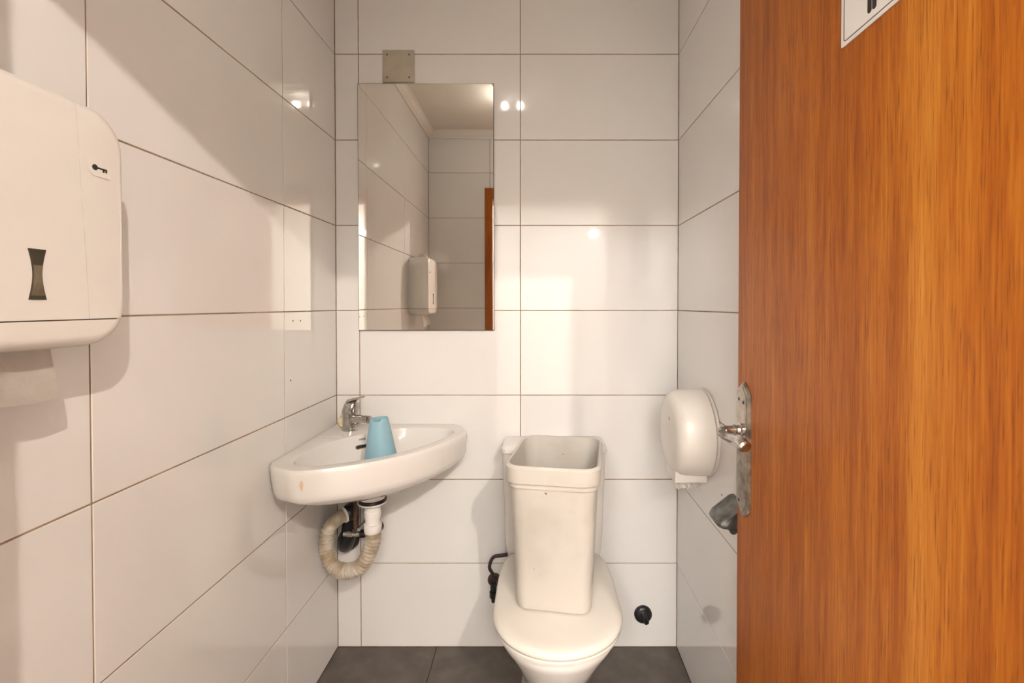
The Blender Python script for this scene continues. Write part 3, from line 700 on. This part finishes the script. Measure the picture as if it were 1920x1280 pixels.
# metal fitting on the right wall behind the door edge
fx = Vector((XR, 1.205, 0.742))
t = thing('metal_roll_holder', 'dull grey metal hooded holder on the right wall behind the door edge', 'holder', tuple(fx))
hood = [(0.0, 0.046), (0.010, 0.044), (0.040, 0.020), (0.066, 0.0), (0.073, -0.012), (0.070, -0.022), (0.060, -0.028), (0.030, -0.030), (0.026, -0.022), (0.016, 0.0), (0.0, 0.014)]
bm = loft_bm([[Vector((XR - 0.001 - a * q, fx.y + yy, fx.z + b * q)) for a, b in hood] for yy, q in ((-0.042, 0.70), (-0.037, 0.82), (-0.026, 0.90), (0.026, 0.90), (0.037, 0.82), (0.042, 0.70))])
obj('hood', bm, 'dull_metal', t, 30)
obj('bracket', box_bm(XR - 0.026, XR - 0.0006, fx.y - 0.03, fx.y + 0.03, fx.z - 0.038, fx.z - 0.005, 0.005, 2), 'black', t)
obj('roller', tube_bm([(XR - 0.026, fx.y - 0.034, fx.z - 0.028), (XR - 0.026, fx.y + 0.034, fx.z - 0.028)], 0.010, 16), 'dull_metal', t, 40)

# ------------------------------------------------------------------ paper towel dispenser on the left wall
cyd, wy, tz0, tz1, dd = 0.590, 0.270, 1.224, 1.572, 0.120
t = thing('paper_towel_dispenser', 'white folded paper towel dispenser on the left tiled wall', 'dispenser', (XL, cyd, tz0))
def shell():
    R = []
    zc, hz = (tz0 + tz1) / 2, tz1 - tz0
    for d_, q, oz in ((0.0006, 0.93, 0.0), (0.01, 0.955, 0), (0.04, 0.985, 0), (0.075, 1.0, 0), (0.096, 0.992, 0), (0.108, 0.972, 0), (0.115, 0.945, 0), (0.119, 0.91, 0), (0.120, 0.87, 0), (0.1205, 0.5, 0)):
        R.append([Vector((XL + d_, cyd + a, zc + b)) for a, b in rrect(wy * q, hz - wy * (1 - q), 0.055 * q, 10)])
    return loft_bm(R)
SEAM = tz0 + 0.040
def cut(bm, co, no):
    g = bm.verts[:] + bm.edges[:] + bm.faces[:]
    bmesh.ops.bisect_plane(bm, geom=g, plane_co=co, plane_no=no, clear_outer=True)
    es = [e for e in bm.edges if e.is_boundary]
    if es: bmesh.ops.holes_fill(bm, edges=es)
    return bm
tilt = 0.055
def side_plane(s, g): return Vector((XL, cyd + s * (0.062 + g), SEAM + 0.13)), Vector((0, s, s * s * tilt))
c1, n1 = side_plane(1, -0.0006); c2, n2 = side_plane(-1, -0.0006)
up = (Vector((0, 0, SEAM + 0.0008)), Vector((0, 0, -1)))
b1 = cut(cut(cut(shell(), *up), c1, n1), c2, n2)
obj('front_cover', b1, 'plastic', t, 40)
for s in (1, -1):
    c_, n_ = side_plane(s, 0.0006)
    obj('side_panel', cut(cut(shell(), *up), c_, -n_), 'plastic', t, 40)
lowt = obj('tray', cut(shell(), Vector((0, 0, SEAM - 0.0008)), Vector((0, 0, 1))), 'tray', t, 40)
core = obj('core', loft_bm([[Vector((XL + d_, cyd + a, (tz0 + tz1) / 2 + b)) for a, b in rrect(wy * 0.90, (tz1 - tz0) * 0.90, 0.04, 6)] for d_ in (0.012, 0.1145)]), 'gap', t)
FX = XL + 0.1205
wz0, wz1 = 1.291, 1.355
hg = []
for k in range(17):
    q = k / 16; hg.append((0.0105 - 0.0050 * math.sin(q * PI), wz0 + (wz1 - wz0) * q))
poly = hg + [(-a, b) for a, b in reversed(hg)]
lw = obj('level_window', prism_bm(poly, lambda u, v: (FX - 0.001, cyd + u, v), lambda u, v: (FX + 0.0012, cyd + u, v)), 'smoke', t)
hg2 = [(0.0105 * 0.88 - 0.0050 * 0.92 * math.sin(q * PI), wz0 + (wz1 - wz0) * q) for q in [0.08 + 0.60 * k / 10 for k in range(11)]]
obj('towel_stack', prism_bm(hg2 + [(-a, b) for a, b in reversed(hg2)], lambda u, v: (FX + 0.0010, cyd + u, v), lambda u, v: (FX + 0.0016, cyd + u, v)), 'olive', lw)
# key plaque with a key mark
ky, kz = 0.674, 1.480
pl = obj('lock_plaque', prism_bm([(-0.021, 0.011), (0.012, 0.011), (0.018, 0.0), (0.018, -0.011), (-0.008, -0.011), (-0.017, -0.004)], lambda u, v: (FX - 0.003, ky + u, kz + v), lambda u, v: (FX + 0.0010, ky + u, kz + v)), 'plastic', t)
kb = bmesh.new(); KF = FX + 0.0010
prism_bm([(-0.006 + 0.0042 * math.cos(a * PI / 8), 0.001 + 0.0042 * math.sin(a * PI / 8)) for a in range(16)], lambda u, v: (KF - 0.0002, ky + u, kz + v), lambda u, v: (KF + 0.0005, ky + u, kz + v), kb)
for a0, a1, b0, b1_ in ((-0.002, 0.0125, -0.0012, 0.0012), (0.006, 0.0085, -0.0045, -0.0012), (0.0100, 0.0125, -0.004, -0.0012)):
    prism_bm([(a0, b0 + 0.001), (a1, b0 + 0.001), (a1, b1_ + 0.001), (a0, b1_ + 0.001)], lambda u, v: (KF - 0.0002, ky + u, kz + v), lambda u, v: (KF + 0.0005, ky + u, kz + v), kb)
obj('key_mark', kb, 'dark', pl)
# the towel
R = []
for z, dx, y0, y1 in ((tz0 + 0.012, 0.066, cyd - 0.105, cyd + 0.064), (tz0 - 0.015, 0.072, cyd - 0.105, cyd + 0.064), (tz0 - 0.035, 0.078, cyd - 0.106, cyd + 0.064), (tz0 - 0.055, 0.080, cyd - 0.106, cyd + 0.065), (tz0 - 0.068, 0.078, cyd - 0.106, cyd + 0.065)):
    R.append([Vector((XL + dx + 0.0022 * math.sin(k * 0.5 + z * 40), y0 + (y1 - y0) * k / 16, z + (0.004 * math.sin(k * 0.35)))) for k in range(17)])
bm = loft_bm(R, False, False, False); bmesh.ops.solidify(bm, geom=bm.faces[:], thickness=0.0018)
tag(obj('paper_towel', bm, 'paper', smooth=60), 'white paper towel sheet hanging below the left wall dispenser', 'paper towel')
# light switch in the corner by the doorway (seen in the mirror)
sy, sz = 0.405, 1.575
t = thing('light_switch', 'white light switch on the left wall beside the doorway', 'switch', (XL, sy, sz))
obj('housing', box_bm(XL + 0.0005, XL + 0.035, sy - 0.04, sy + 0.04, sz - 0.04, sz + 0.04, 0.004, 2), 'white_plastic', t, 30)
obj('rocker', box_bm(XL + 0.0352, XL + 0.039, sy - 0.028, sy + 0.028, sz - 0.03, sz + 0.03, 0.002), 'white_plastic', t)
# old plug holes drilled in the tiles
def hole(wall, loc, ax): obj('plug_hole', lathe_bm([(0, 0.0030), (0.0006, 0.0027)], loc, ax, 10), 'dark', wall)
for px_, py_ in ((549, 600), (563, 600), (544, 712)):
    Z = -XL * 874 / (1010 - px_); hole(wl, (XL, Z, 1.282 - (py_ - 572) * Z / 874), (1, 0, 0))
Z = XR * 874 / 345; hole(wr, (XR, Z, 1.282 - (928 - 572) * Z / 874), (-1, 0, 0))
